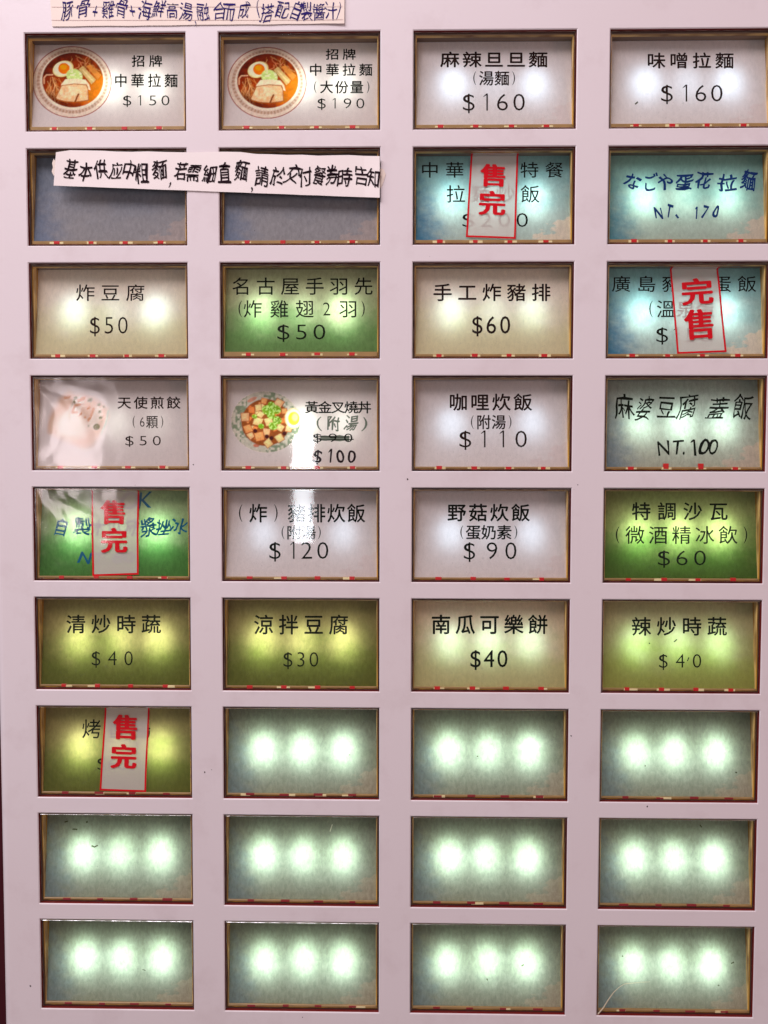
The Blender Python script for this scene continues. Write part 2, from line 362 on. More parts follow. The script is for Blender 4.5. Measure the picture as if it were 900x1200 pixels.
link('inner_plate', lift(bb, ZO).mesh('inner_plate', M_REDEDGE), mach)
sk = MB()
def speck(mb, px, py, s, y=-0.03, pts=6):
    p = at(px, py, 0)
    vs = []
    for k in range(pts):
        a = k / pts * 2 * math.pi; q = s * random.uniform(0.5, 1.0)
        vs.append((p[0] + q * math.cos(a), y, p[2] + q * math.sin(a) * 1.1))
    vs.append((p[0], y - s * 0.35, p[2]))
    mb.add(vs, [(k, (k + 1) % pts, pts) for k in range(pts)])
for px, py, s in [(239.9, 904.9, .35), (248, 902, .2), (758.4, 945, .32), (477.6, 561.6, .32), (226.7, 544.5, .28), (35.5, 1155.5, .4), (669, 862, .2), (677, 568, .2), (669.5, 862.5, .22), (354.5, 1192, .2)]:
    speck(sk, px, py, s)
for k in range(34):
    speck(sk, random.uniform(5, 895), random.uniform(5, 1195), random.uniform(.06, .13))
lift(sk, ZO); tag(link('dirt_specks', sk.mesh('dirt_specks', M_SPECK), mach), kind='stuff')

# ------------------------------------------------------------------ glyphs
GC = {}
def glyph(ch, off=0.0, res=3):
    k = (ch, off)
    if ch == '1':
        t = 0.075 + 2 * off
        return np.array([(.30 - t / 2, 0), (.30 + t / 2, 0), (.30 + t / 2, .69), (.30 - t / 2, .69), (.30 - t / 2, .69), (.30 - t / 2, .69 - t * 1.25), (.155, .54), (.175, .54 + t * .85), (.30 + t / 2 - .03, .69)]), [(0, 1, 2, 3), (5, 4, 7, 6)]
    if k in GC: return GC[k]
    c = bpy.data.curves.new('glyph', 'FONT'); c.body = ch; c.resolution_u = res; c.offset = off
    o = bpy.data.objects.new('glyph', c); COL.objects.link(o)
    dg = bpy.context.evaluated_depsgraph_get(); ev = o.evaluated_get(dg); me = ev.to_mesh()
    v = np.array([p.co[:2] for p in me.vertices]) if len(me.vertices) else np.zeros((0, 2)); f = [tuple(p.vertices) for p in me.polygons]
    ev.to_mesh_clear(); bpy.data.objects.remove(o); bpy.data.curves.remove(c)
    GC[k] = (v, f); return v, f
ORG_X = [0, 230, 460, 660]; ORG_Y = [0, 150, 290, 425, 560, 690, 815]
def wide(ch): return ord(ch) > 0x2E80
def adv(ch, dg=0.62):
    if ch in '()': return 0.5
    if ch == ' ': return 0.35
    return 1.0 if wide(ch) else dg

def centres(text, x0, x1, w):
    a = [adv(c) for c in text]
    first, last = a[0], a[-1]
    # centre-to-centre spread
    cs = [0.0]
    for i in range(1, len(a)): cs.append(cs[-1] + (a[i - 1] + a[i]) / 2)
    tot = cs[-1] or 1
    wf = w * (0.35 if text[0] in '(' else 1.0) if len(text) > 1 else 0
    wb = w * (0.35 if text[-1] in ')' else 1.0) if len(text) > 1 else 0
    A = x0 + wf / 2; B = x1 - wb / 2
    if len(text) == 1: return [(x0 + x1) / 2]
    return [A + (B - A) * c / tot for c in cs]

def lay_line(text, x0, x1, y0, y1, w, off=-0.004, hand=0.0, cx=None, lean=0.0, digith=None):
    """returns list of (verts in zoom coords, faces): glyph run between the measured bounds"""
    out = []
    cx = cx or centres(text, x0, x1, w)
    H = y1 - y0
    anyw = any(wide(q) for q in text)
    for i, ch in enumerate(text):
        if ch == ' ': continue
        v, f = glyph(ch, (-0.010 if off < 0.001 else 0.0) if (not wide(ch) and not hand) else 0.0)
        if len(v) == 0: continue
        v = v.copy()
        if wide(ch):
            gx = (v[:, 0] - 0.5) * (w / 0.92); gy = (v[:, 1] - 0.38) * (H / 0.92)
        else:
            mx = 0.27 if ch == '1' else (v[:, 0].min() + v[:, 0].max()) / 2
            dw = v[:, 0].max() - v[:, 0].min()
            if ch in '()':
                gx = (v[:, 0] - mx) * (w * 0.9); gy = (v[:, 1] - (v[:, 1].min() + v[:, 1].max()) / 2) * (H / 0.95)
            elif ch.isdigit() or ch == '$' or ch.isalpha():
                hh = 0.70; sx = w / (0.50 if not ch.isalpha() else 0.6)
                if anyw: sx *= 0.5
                gx = (v[:, 0] - mx) * sx
                gy = (v[:, 1] - 0.345) * (H * (0.78 if anyw else 1) / (0.80 if '$' in text else 0.70))
            else:
                gx = (v[:, 0] - mx) * w; gy = (v[:, 1] - 0.345) * (H / 0.75)
        if hand:
            a = rng.uniform(-1, 1) * hand * 0.12; s = 1 + rng.uniform(-1, 1) * hand * 0.12; s2 = 1 + rng.uniform(-1, 1) * hand * 0.10
            ph = rng.uniform(0, 6.28, 4); Wm = w * 0.062 * hand
            nx = gx + Wm * np.sin(gy / H * 5.3 + ph[0]) + Wm * .6 * np.sin(gx / w * 9 + gy / H * 3 + ph[1])
            ny = gy + Wm * np.sin(gx / w * 5.1 + ph[2]) + Wm * .6 * np.sin(gy / H * 8 + ph[3]) - gx * 0.0
            gx, gy = s * (nx * math.cos(a) - ny * math.sin(a)), s2 * (nx * math.sin(a) + ny * math.cos(a))
            gy = gy + rng.uniform(-1, 1) * H * 0.08 * hand; gx = gx + gy * (0.12 + rng.uniform(-.12, .12)) * hand
        yc = (y0 + y1) / 2 + lean * (cx[i] - cx[0])
        o = (max(off, 0.0) + (0.0 if not wide(ch) or hand else 0.015 if off >= 0 else 0.005)) * w
        for k, (sx_, sy_) in enumerate([(0, 0)] if o == 0 else [(o, 0), (-o, 0), (0, o), (0, -o)] + ([(o * .7, o * .7), (-o * .7, o * .7), (o * .7, -o * .7), (-o * .7, -o * .7)] if off > .02 else [])):
            out.append((np.stack([cx[i] + gx + sx_, yc - gy + sy_], 1), f, k))
    return out

# ------------------------------------------------------------------ flat pictures printed on four cards (colour per vertex)
def ell(X, Y, cx, cy, rx, ry, rot=0.0, soft=0.06):
    a = math.radians(rot); dx, dy = X - cx, Y - cy
    u = (dx * math.cos(a) + dy * math.sin(a)) / rx; v = (-dx * math.sin(a) + dy * math.cos(a)) / ry
    return np.clip((1 - np.sqrt(u * u + v * v)) / soft + 0.5, 0, 1)
def poly(X, Y, P, soft=8.0):
    d = np.full(X.shape, 1e9); n = len(P); ins = np.zeros(X.shape, bool)
    for i in range(n):
        (x1, y1), (x2, y2) = P[i], P[(i + 1) % n]
        ex, ey = x2 - x1, y2 - y1; t = np.clip(((X - x1) * ex + (Y - y1) * ey) / (ex * ex + ey * ey), 0, 1)
        d = np.minimum(d, np.hypot(X - x1 - t * ex, Y - y1 - t * ey))
        cond = ((y1 > Y) != (y2 > Y)) & (X < (x2 - x1) * (Y - y1) / (y2 - y1 + 1e-9) + x1); ins ^= cond
    return np.clip(np.where(ins, d, -d) / soft + 0.5, 0, 1)
def lay(C, m, col): 
    m = m[..., None]; return C * (1 - m) + np.array(col) * m
def vn(X, Y, s, seed):
    """smooth value noise"""
    r = np.random.RandomState(seed).rand(64, 64); x = X / s % 63; y = Y / s % 63
    xi = x.astype(int); yi = y.astype(int); fx = x - xi; fy = y - yi; fx = fx * fx * (3 - 2 * fx); fy = fy * fy * (3 - 2 * fy)
    return (r[yi, xi] * (1 - fx) + r[yi, xi + 1] * fx) * (1 - fy) + (r[yi + 1, xi] * (1 - fx) + r[yi + 1, xi + 1] * fx) * fy
WHITE = (0.86, 0.79, 0.80)
def stroke(X, Y, pts, wd):
    d = np.full(X.shape, 1e9)
    for (x1, y1), (x2, y2) in zip(pts[:-1], pts[1:]):
        ex, ey = x2 - x1, y2 - y1; t = np.clip(((X - x1) * ex + (Y - y1) * ey) / (ex * ex + ey * ey + 1e-9), 0, 1)
        d = np.minimum(d, np.hypot(X - x1 - t * ex, Y - y1 - t * ey))
    return np.clip((wd - d) / 6 + 0.5, 0, 1)
def ramen(X, Y):
    C = np.ones(X.shape + (3,)) * np.array(WHITE)
    C = lay(C, ell(X, Y, 445, 505, 418, 378, 0, .015), (0.35, 0.10, 0.08)); C = lay(C, ell(X, Y, 445, 505, 409, 369, 0, .02), (0.80, 0.70, 0.62))
    ring = ell(X, Y, 448, 500, 376, 338, 0, .03) * (1 - ell(X, Y, 450, 498, 346, 306, 0, .03))
    ang = np.arctan2(Y - 500, X - 448); C = lay(C, ring * (0.42 + 0.30 * (np.sin(ang * 58) > 0)), (0.42, 0.25, 0.18))
    C = lay(C, ell(X, Y, 452, 488, 336, 302, 0, .02), (0.88, 0.78, 0.66))
    b = ell(X, Y, 452, 484, 322, 288, 0, .03)
    t = np.clip(((X - 150) * .6 + (Y - 200) * .8) / 620, 0, 1)[..., None]
    br = np.array((0.17, 0.024, 0.010)) * (1 - t) + np.array((0.42, 0.10, 0.020)) * t
    nb = vn(X, Y, 38, 3)[..., None]; br = br * (0.6 + 0.8 * nb)
    C = C * (1 - b[..., None]) + br * b[..., None]
    C = lay(C, b * ell(X, Y, 700, 600, 110, 190, 25, .8) * .5, (0.80, 0.38, 0.10))
    R = np.random.RandomState(2)
    for k in range(34):      # noodles
        x, y = R.uniform(170, 330), R.uniform(450, 660); pts = [(x, y)]
        a = R.uniform(0.9, 1.9)
        for q in range(6): a += R.uniform(-.35, .35); x += 26 * math.cos(a); y += 26 * math.sin(a); pts.append((x, y))
        C = lay(C, stroke(X, Y, pts, 4) * b * .6, random.Random(k).choice([(0.78, 0.45, 0.22), (0.85, 0.58, 0.34), (0.50, 0.20, 0.08), (0.62, 0.30, 0.12)]))
    C = lay(C, stroke(X, Y, [(150, 520), (150, 460), (175, 430), (240, 428)], 7) * .8, (0.85, 0.60, 0.42))
    for k in range(22):      # dark strands upper right
        x, y = R.uniform(430, 700), R.uniform(220, 330); pts = [(x, y)]; a = R.uniform(.6, 2.2)
        for q in range(5): a += R.uniform(-.7, .7); x += 22 * math.cos(a); y += 22 * math.sin(a); pts.append((x, y))
        C = lay(C, stroke(X, Y, pts, 4) * b * .7, [(0.62, 0.38, 0.20), (0.34, 0.14, 0.05), (0.72, 0.34, 0.20)][k % 3])
    C = lay(C, poly(X, Y, [(590, 335), (640, 320), (755, 430), (715, 480)]), (0.62, 0.30, 0.11))
    C = lay(C, poly(X, Y, [(515, 370), (560, 335), (695, 480), (650, 528)]), (0.66, 0.52, 0.27)); C = lay(C, stroke(X, Y, [(560, 380), (672, 500)], 9) * .5, (0.85, 0.74, 0.5))
    C = lay(C, ell(X, Y, 350, 366, 112, 82, -20), (0.84, 0.72, 0.38)); C = lay(C, ell(X, Y, 346, 362, 100, 74, -20), (0.95, 0.88, 0.66))
    C = lay(C, ell(X, Y, 360, 362, 61, 58), (0.90, 0.26, 0.02)); C = lay(C, ell(X, Y, 356, 348, 34, 26, 0, .5) * .7, (1.0, 0.50, 0.10))
    C = lay(C, ell(X, Y, 470, 440, 88, 72, 20, .15), (0.62, 0.74, 0.34)); m = ell(X, Y, 470, 440, 86, 70, 20) * np.clip(vn(X, Y, 16, 9) * 3 - 1.2, 0, 1)
    C = lay(C, m, (0.84, 0.93, 0.62)); C = lay(C, b * ell(X, Y, 300, 720, 260, 60, 20, .8) * .6, (0.10, 0.015, 0.008)); C = lay(C, b * ell(X, Y, 470, 470, 200, 120, 0, .9) * .0, (0, 0, 0))
    C = lay(C, poly(X, Y, [(330, 530), (375, 475), (470, 470), (585, 480), (625, 530), (640, 590), (610, 580), (590, 545), (330, 545)]), (0.90, 0.78, 0.60))
    C = lay(C, poly(X, Y, [(328, 540), (470, 520), (600, 530), (615, 560), (620, 700), (560, 712), (470, 722), (370, 715), (280, 694), (268, 672)]), (0.45, 0.19, 0.08))
    q = poly(X, Y, [(338, 548), (470, 530), (590, 540), (606, 570), (614, 690), (560, 700), (470, 712), (370, 704), (290, 684), (280, 668)])
    C = lay(C, q, (0.86, 0.60, 0.38)); C = lay(C, q * ell(X, Y, 400, 600, 120, 90, 0, .8) * .7, (0.95, 0.80, 0.58)); C = lay(C, q * np.clip(vn(X, Y, 30, 12) * 1.6 - .5, 0, 1) * .55, (0.70, 0.34, 0.17)); C = lay(C, q * np.clip(vn(X, Y, 14, 17) * 2 - 1, 0, 1) * .5, (0.97, 0.88, 0.70))
    C = lay(C, stroke(X, Y, [(512, 635), (495, 670), (478, 712)], 9), (0.30, 0.10, 0.03)); C = lay(C, stroke(X, Y, [(288, 690), (380, 716), (560, 718)], 5) * .8, (0.45, 0.15, 0.05))
    return C
def pork(X, Y):
    C = np.ones(X.shape + (3,)) * np.array(WHITE)
    m = ell(X, Y, 420, 405, 330, 292, 5, .03); C = lay(C, m * .8, (0.62, 0.60, 0.52)); C = lay(C, ell(X, Y, 420, 405, 320, 283, 5, .03), (0.66, 0.64, 0.58))
    g = m * np.clip(vn(X, Y, 20, 4) * 3 - 1.1, 0, 1) * (1 - ((X > 240) & (X < 400) & (Y < 300)) * .9) * (1 - ((X > 180) & (X < 420) & (Y > 560)) * .8)
    C = lay(C, g * .85, (0.24, 0.31, 0.22)); C = lay(C, ell(X, Y, 290, 190, 50, 18, -25, .3) * .6, (0.6, 0.2, 0.12)); C = lay(C, ell(X, Y, 330, 630, 30, 16, 0, .4) * .7, (0.6, 0.15, 0.08))
    C = lay(C, ell(X, Y, 420, 410, 232, 225, 0, .05), (0.36, 0.14, 0.06))
    R = np.random.RandomState(6)
    extra = [(420 + 205 * math.cos(q) * rr, 410 + 195 * math.sin(q) * rr, 27 + 9 * R.rand()) for q, rr in zip(R.uniform(0, 6.28, 34), np.sqrt(R.uniform(.05, 1, 34)))]
    cubes = extra + [(545, 225, 56), (600, 300, 42), (405, 205, 42), (285, 290, 46), (350, 268, 46), (222, 358, 60), (585, 390, 38), (450, 400, 56), (345, 400, 62), (280, 535, 46), (250, 470, 58), (560, 460, 52), (640, 470, 46), (430, 500, 50), (360, 545, 62), (555, 560, 56), (445, 610, 58), (370, 335, 44), (500, 330, 44)]
    for i, (cx, cy, s) in enumerate(cubes):
        a0 = R.uniform(0, 1.5); P = [(cx + s * R.uniform(.85, 1.15) * math.cos(a0 + k * math.pi / 2), cy + s * R.uniform(.85, 1.1) * math.sin(a0 + k * math.pi / 2)) for k in range(4)]
        s *= .88
        base = [(0.80, 0.33, 0.15), (0.88, 0.46, 0.24), (0.92, 0.60, 0.38), (0.90, 0.72, 0.42)][(i * 7 + (1 if cx < 500 else 0)) % 4 if i - 34 not in (7, 8, 17) else 3]
        C = lay(C, poly(X, Y, P, 10), (0.36, 0.10, 0.04)); P2 = [(cx + (x - cx) * .86, cy + (y - cy) * .86) for x, y in P]; q = poly(X, Y, P2, 10)
        C = lay(C, q, base); P3 = [(cx - s * .15 + (x - cx) * .55, cy - s * .2 + (y - cy) * .5) for x, y in P]; C = lay(C, poly(X, Y, P3, 22) * .55, tuple(min(1, b * 1.2 + .06) for b in base))
        C = lay(C, q * vn(X + 999 * i, Y, 13, i) * .25, (0.55, 0.18, 0.07))
    for cx, cy, r, in [(435, 290, 52), (515, 285, 50), (470, 340, 40), (530, 390, 44), (490, 445, 42), (376, 445, 28), (314, 352, 25), (475, 240, 34)]:
        m = ell(X, Y, cx, cy, r, r * .85, 20, .25); C = lay(C, m * .9, (0.24, 0.46, 0.06)); C = lay(C, m * np.clip(vn(X, Y, 12, 21) * 3 - 1.1, 0, 1), (0.60, 0.82, 0.34))
    for cx, cy in [(430, 545), (600, 515), (475, 560), (320, 490)]: C = lay(C, ell(X, Y, cx, cy, 20, 20, 0, .4), (0.10, 0.03, 0.03))
    C = lay(C, ell(X, Y, 685, 370, 82, 100, 0, .04), (0.92, 0.74, 0.50)); C = lay(C, ell(X, Y, 685, 370, 72, 88, 0, .06), (0.97, 0.92, 0.76)); C = lay(C, ell(X, Y, 690, 372, 55, 64, 0, .15), (0.95, 0.72, 0.16)); C = lay(C, ell(X, Y, 700, 360, 28, 36, 0, .5), (1.0, 0.86, 0.42))
    return C
def gyoza(X, Y):
    C = np.ones(X.shape + (3,)) * np.array(WHITE)
    C = lay(C, poly(X, Y, [(240, 220), (330, 165), (480, 180), (600, 230), (700, 320), (705, 400), (640, 560), (560, 680), (470, 700), (300, 620), (140, 545), (150, 400)], 60) * .8, (0.86, 0.62, 0.52))
    for i, (cx, cy) in enumerate([(300, 260), (400, 300), (500, 340), (590, 400), (420, 480), (300, 450), (200, 440)]):
        C = lay(C, ell(X, Y, cx, cy, 52, 120, 22, .5) * .7, [(0.84, 0.60, 0.48), (0.97, 0.88, 0.82)][i % 2])
    C = lay(C, ell(X, Y, 350, 480, 150, 130, 0, .7) * .8, (1.0, 0.97, 0.92))
    for s, wd in [([(300, 215), (335, 205)], 14), ([(430, 240), (480, 215)], 15), ([(395, 285), (440, 280)], 12), ([(385, 300), (365, 355), (410, 352)], 9), ([(570, 320), (540, 400), (520, 430)], 13), ([(515, 320), (530, 300)], 12), ([(440, 380), (455, 360)], 8), ([(488, 398), (492, 402)], 11)]:
        C = lay(C, stroke(X, Y, s, wd) * (.5 + .5 * vn(X, Y, 9, 3)), (0.76, 0.38, 0.24))
    for cx, cy, rx, ry in [(398, 215, 20, 16), (385, 250, 10, 22), (538, 236, 27, 20), (622, 280, 17, 14), (668, 300, 11, 9), (630, 348, 18, 15), (637, 404, 17, 14), (598, 492, 33, 29), (520, 485, 9, 9), (648, 443, 6, 6)]:
        C = lay(C, ell(X, Y, cx, cy, rx, ry, -15, .3), (0.44, 0.40, 0.30))
    C = lay(C, stroke(X, Y, [(710, 340), (690, 450), (640, 570)], 8) * .5, (0.55, 0.72, 0.68)); C = lay(C, stroke(X, Y, [(375, 250), (340, 350), (340, 430)], 4) * .6, (0.45, 0.36, 0.26)); C = lay(C, stroke(X, Y, [(600, 620), (560, 680), (500, 695)], 5) * .5, (0.5, 0.45, 0.4))
    return C
ART = {(0, 0): (ramen, 9.0, 35, 40), (0, 1): (ramen, 9.0, 263.5, 41), (3, 1): (pork, 8.18, 260, 445), (3, 0): (gyoza, 8.18, 40, 440)}

# ------------------------------------------------------------------ button parts
TW = 0.45                                                  # wall thickness
W2, H2 = HW / 2 - 0.28, HH / 2 - 0.28                      # outer half size
LIP = 0.95
Y_BOT, Y_TOP = 1.75, 5.2                                   # depth of the card's bottom and top edges
cz0, cz1 = -H2 + LIP, H2 - TW                              # card bottom / top
def ycard(z): return Y_BOT + (Y_TOP - Y_BOT) * (z - cz0) / (cz1 - cz0)
def build_shared():
    S = {}
    m = MB(); m.cbox(-W2, W2, 0.35, 1.05, -H2, H2, 0.24); m.m[1:5] = [1, 1, 1, 1]; S['cover'] = m
    m = MB()                                               # rim: four walls, front at 1.07
    y0, y1 = 1.07, 7.0
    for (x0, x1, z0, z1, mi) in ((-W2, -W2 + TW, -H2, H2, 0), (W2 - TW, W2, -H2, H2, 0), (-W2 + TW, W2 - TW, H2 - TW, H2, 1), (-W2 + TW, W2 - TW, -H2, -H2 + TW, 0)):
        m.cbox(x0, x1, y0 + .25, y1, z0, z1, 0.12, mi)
    for (x0, x1, z0, z1) in ((-W2, -W2 + .24, -H2, H2), (W2 - .24, W2, -H2, H2), (-W2 + .24, W2 - .24, H2 - .24, H2), (-W2 + .24, W2 - .24, -H2, -H2 + .24)):
        m.box(x0, x1, y0, y0 + .24, z0, z1, 3)
    # slim pale strips painting the highlight along the inner edges
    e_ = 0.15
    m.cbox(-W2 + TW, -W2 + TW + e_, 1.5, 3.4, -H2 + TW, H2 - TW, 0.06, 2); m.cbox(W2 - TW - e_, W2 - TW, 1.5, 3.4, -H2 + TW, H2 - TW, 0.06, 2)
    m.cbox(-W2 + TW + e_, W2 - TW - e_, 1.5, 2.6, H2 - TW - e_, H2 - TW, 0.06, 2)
    S['rim'] = m
    m = MB(); yh = 15.0
    m.box(-W2 + .05, -W2 + .8, 7.02, yh, -H2, H2); m.box(W2 - .8, W2 - .05, 7.02, yh, -H2, H2)
    m.box(-W2 + .8, W2 - .8, 7.02, yh, H2 - .8, H2 - .05); m.box(-W2 + .8, W2 - .8, 7.02, yh, -H2 + .05, -H2 + .8); m.box(-W2 + .1, W2 - .1, yh + .01, yh + 1, -H2 + .1, H2 - .1)
    S['housing'] = m
    m = MB(); m.cbox(-0.8, 0.8, 0.98, 1.5, -0.45, 0.45, 0.08); S['tab'] = m
    m = MB(); m.cbox(-1.9, 1.9, 1.03, 1.5, -0.28, 0.28, 0.05); S['plate'] = m
    # led body: small domed lens, pointing to the card
    m = MB(); n = 10; vs = []
    prof = [(1.3, 3.0), (1.3, 1.4), (1.1, 0.7), (0.6, 0.2)]
    for rr, yy in prof: vs += [(rr * math.cos(a), yy, rr * math.sin(a)) for a in [k / n * 2 * math.pi for k in range(n)]]
    vs.append((0, 0.05, 0)); fs = []
    for q in range(len(prof) - 1): fs += [(q * n + k, q * n + (k + 1) % n, (q + 1) * n + (k + 1) % n, (q + 1) * n + k) for k in range(n)]
    fs += [((len(prof) - 1) * n + k, (len(prof) - 1) * n + (k + 1) % n, len(vs) - 1) for k in range(n)]
    m.add(vs, fs); S['led'] = m
    return S
S = build_shared()
LIPH = {0: 1.5, 1: 1.4, 2: 1.2, 3: 1.05, 4: 1.0, 5: .95, 6: .95, 7: .95, 8: 1.15, 'tall': 1.9}
ME = {'cover': S['cover'].mesh('clear_cover', [M_CLEAR, M_GLINT]), 'cover_wavy': S['cover'].mesh('clear_cover_wavy', [M_CLEAR_WAVY, M_GLINT]), 'cover_rough': S['cover'].mesh('clear_cover_rough', [M_CLEAR_ROUGH, M_GLINT]),
      'rim': S['rim'].mesh('rim', [M_RIM, M_RIMTOP, M_RIMEDGE, M_RIMDARK]), 'housing': S['housing'].mesh('lamp_housing', M_HOUSE),
      'tab': S['tab'].mesh('red_tab', M_REDTAB), 'tabd': S['tab'].mesh('red_tab', simple('dull_red_plastic', (0.26, 0.012, 0.016), 0.4, 0.5)), 'plate': S['plate'].mesh('pale_plate', M_PALE), 'led': S['led'].mesh('led_lamp', M_LEDBODY)}
def lip_mesh(h):
    m = MB(); m.cbox(-W2 + TW + 0.02, W2 - TW - 0.02, 1.12, 1.62, -H2 + TW + 0.02, -H2 + h, 0.08)
    m.cbox(-W2 + TW + 0.1, W2 - TW - 0.1, 1.64, 2.2, -H2 + TW + 0.05, -H2 + h - 0.12, 0.05)
    return m.mesh('lip', M_LIP)
ME.update({('lip', k): lip_mesh(h) for k, h in LIPH.items()})
def card_mesh(mat, art=None, nx=2, nz=2):
    x0, x1 = -W2 + TW - 0.05, W2 - TW + 0.05
    z0, z1 = cz0 - 0.1, cz1 + 0.05
    u = np.linspace(0, 1, nx); v = np.linspace(0, 1, nz); U, V = np.meshgrid(u, v)
    X = x0 + (x1 - x0) * U; Z = z0 + (z1 - z0) * V; Y = ycard(Z)
    vs = np.stack([X, Y, Z], -1).reshape(-1, 3)
    idx = np.arange(nx * nz).reshape(nz, nx)
    fs = np.stack([idx[:-1, :-1], idx[:-1, 1:], idx[1:, 1:], idx[1:, :-1]], -1).reshape(-1, 4)
    me = bpy.data.meshes.new('menu_card'); me.from_pydata((vs * MM).tolist(), [], fs.tolist())
    uvl = me.uv_layers.new(name='UVMap'); li = np.zeros(len(me.loops), np.int32); me.loops.foreach_get('vertex_index', li)
    uvs = np.stack([U, V], -1).reshape(-1, 2)[li]; uvl.data.foreach_set('uv', uvs.astype(np.float32).ravel())
    me.materials.append(mat)
    if art is not None:
        fn, s, ox, oy, (bx, bz) = art
        Pw = np.stack([X + bx, Y, Z + bz], -1).reshape(-1, 3) - CP; d = Pw @ RW.T
        px = 450 + F * d[:, 0] / d[:, 1]; py = 600 - F * d[:, 2] / d[:, 1]
        AX, AY = (px - ox) * s, (py - oy) * s
        C = fn(AX, AY)
        far = np.abs(C - np.array(WHITE)).sum(1) > .03              # print grain and a photo-like tone curve, on the picture only
        g = 0.82 + 0.36 * vn(AX + 300, AY + 300, 11, 31) * .6 + .22 * vn(AX + 500, AY + 200, 27, 32)
        lum = C.mean(1, keepdims=True); C2 = np.clip(lum + (C - lum) * 1.18, 0.002, 1) ** 1.22 * 1.08 * g[:, None]
        C = np.where(far[:, None], np.clip(C2 * 1.1, 0, 1), C) if fn is not gyoza else np.clip(np.array(WHITE) + (fn(AX, AY) - np.array(WHITE)) * 1.35, 0, 1)
        ca = me.color_attributes.new('Col', 'FLOAT_COLOR', 'POINT')
        ca.data.foreach_set('color', np.concatenate([C, np.ones((len(C), 1))], 1).astype(np.float32).ravel())
    me.update(); return me
_a = (Y_TOP - Y_BOT) / (cz1 - cz0)
def on_card(px, py, bx, bz, lift_=0.05):
    """picture position (photo px) -> point on the tilted card of the button centred at bx,bz (local mm)"""
    px = np.asarray(px, float); py = np.asarray(py, float)
    d = RW[0][None] * ((px - 450) / F)[:, None] + RW[1][None] + RW[2][None] * (-(py - 600) / F)[:, None]
    # plane: y = Y_BOT - lift + _a*(z - bz - cz0)
    k = Y_BOT - lift_ - _a * (bz + cz0)
    t = (k + _a * CP[2] - CP[1]) / (d[:, 1] - _a * d[:, 2])
    P = CP[None] + d * t[:, None]
    return P - np.array([bx, 0, bz])[None]

T = {}   # text lines: (text, x0, x1, y0, y1, glyph width, options)
T[0, 0] = [('招牌', 580, 712, 243, 293, 56, {}), ('中華拉麵', 503, 780, 325, 383, 56, {}), ('$150', 538, 748, 415, 467, 42, {})]
T[0, 1] = [('招牌', 570, 700, 215, 262, 56, {}), ('中華拉麵', 497, 773, 280, 333, 56, {}), ('(大份量)', 513, 765, 355, 410, 56, {}), ('$190', 530, 742, 428, 480, 42, {})]
T[0, 2] = [('麻辣旦旦麵', 212, 680, 228, 295, 80, dict(m=KB, off=.004)), ('(湯麵)', 350, 543, 312, 375, 62, dict(m=KB)), ('$160', 307, 590, 405, 492, 60, dict(m=KB, cx=[335, 412, 483, 556]))]
T[0, 3] = [('味噌拉麵', 370, 748, 232, 300, 78, dict(m=KB, off=.002)), ('$160', 430, 707, 366, 452, 60, dict(m=KB, cx=[456, 538, 605, 675]))]
T[1, 2] = [('中華料理特餐', 125, 750, 150, 218, 78, dict(off=-.008)), ('拉麵炒飯', 238, 645, 252, 328, 80, dict(off=-.008)), ('$200', 303, 600, 368, 440, 60, dict(off=-.012))]
T[1, 3] = [('なごや蛋花拉麵', 0, 0, 198, 272, 68, dict(m=BL, hand=1, off=.022, cx=[305, 383, 448, 533, 618, 722, 815])), ('NT、170', 0, 0, 336, 404, 52, dict(m=BL, hand=1, off=.030, cx=[420, 466, 525, 585, 625, 672]))]
T[2, 0] = [('炸豆腐', 335, 635, 163, 235, 80, dict(m=KB, off=-.003)), ('$50', 392, 565, 298, 385, 50, dict(m=KB))]
T[2, 1] = [('名古屋手羽先', 158, 775, 132, 208, 80, dict(off=-.008)), ('(炸雞翅2羽)', 183, 740, 232, 308, 78, dict(off=-.008, cx=[193, 248, 365, 477, 573, 668, 733])), ('$50', 352, 572, 332, 410, 62, dict(off=-.012))]
T[2, 2] = [('手工炸豬排', 180, 693, 160, 235, 80, dict(m=KB)), ('$60', 348, 520, 296, 384, 50, dict(m=KB, off=.003))]
T[2, 3] = [('廣島豬排蛋飯', 215, 848, 125, 195, 80, dict(off=-.008)), ('(溫泉蛋)', 372, 705, 232, 308, 78, dict(off=-.008)), ('$150', 405, 655, 345, 422, 60, dict(off=-.008))]
T[3, 0] = [('天使煎餃', 517, 792, 150, 202, 58, dict(m=KB)), ('(6顆)', 580, 718, 232, 288, 50, dict(m=KB, off=-.012, cx=[588, 625, 668, 712])), ('$50', 548, 710, 318, 367, 42, dict(m=KB))]
T[3, 1] = [('黃金叉燒丼', 478, 768, 170, 222, 58, {}), ('(附湯)', 530, 752, 235, 298, 62, dict(m=GM, hand=.8, off=.018)), ('$90', 510, 690, 308, 352, 44, {}), ('$100', 515, 700, 380, 445, 40, dict(m=BK, hand=.6, off=.022, cx=[533, 588, 633, 682]))]
T[3, 2] = [('咖哩炊飯', 250, 612, 137, 210, 78, dict(m=KB, off=.003)), ('(附湯)', 340, 527, 230, 292, 60, dict(m=KB)), ('$110', 290, 595, 292, 378, 60, dict(m=KB))]
T[3, 3] = [('麻婆豆腐蓋飯', 0, 0, 145, 250, 76, dict(hand=1, off=.006, cx=[268, 358, 452, 545, 680, 790])), ('NT.100', 0, 0, 338, 408, 52, dict(hand=1, off=.014, cx=[442, 500, 535, 575, 620, 660]))]
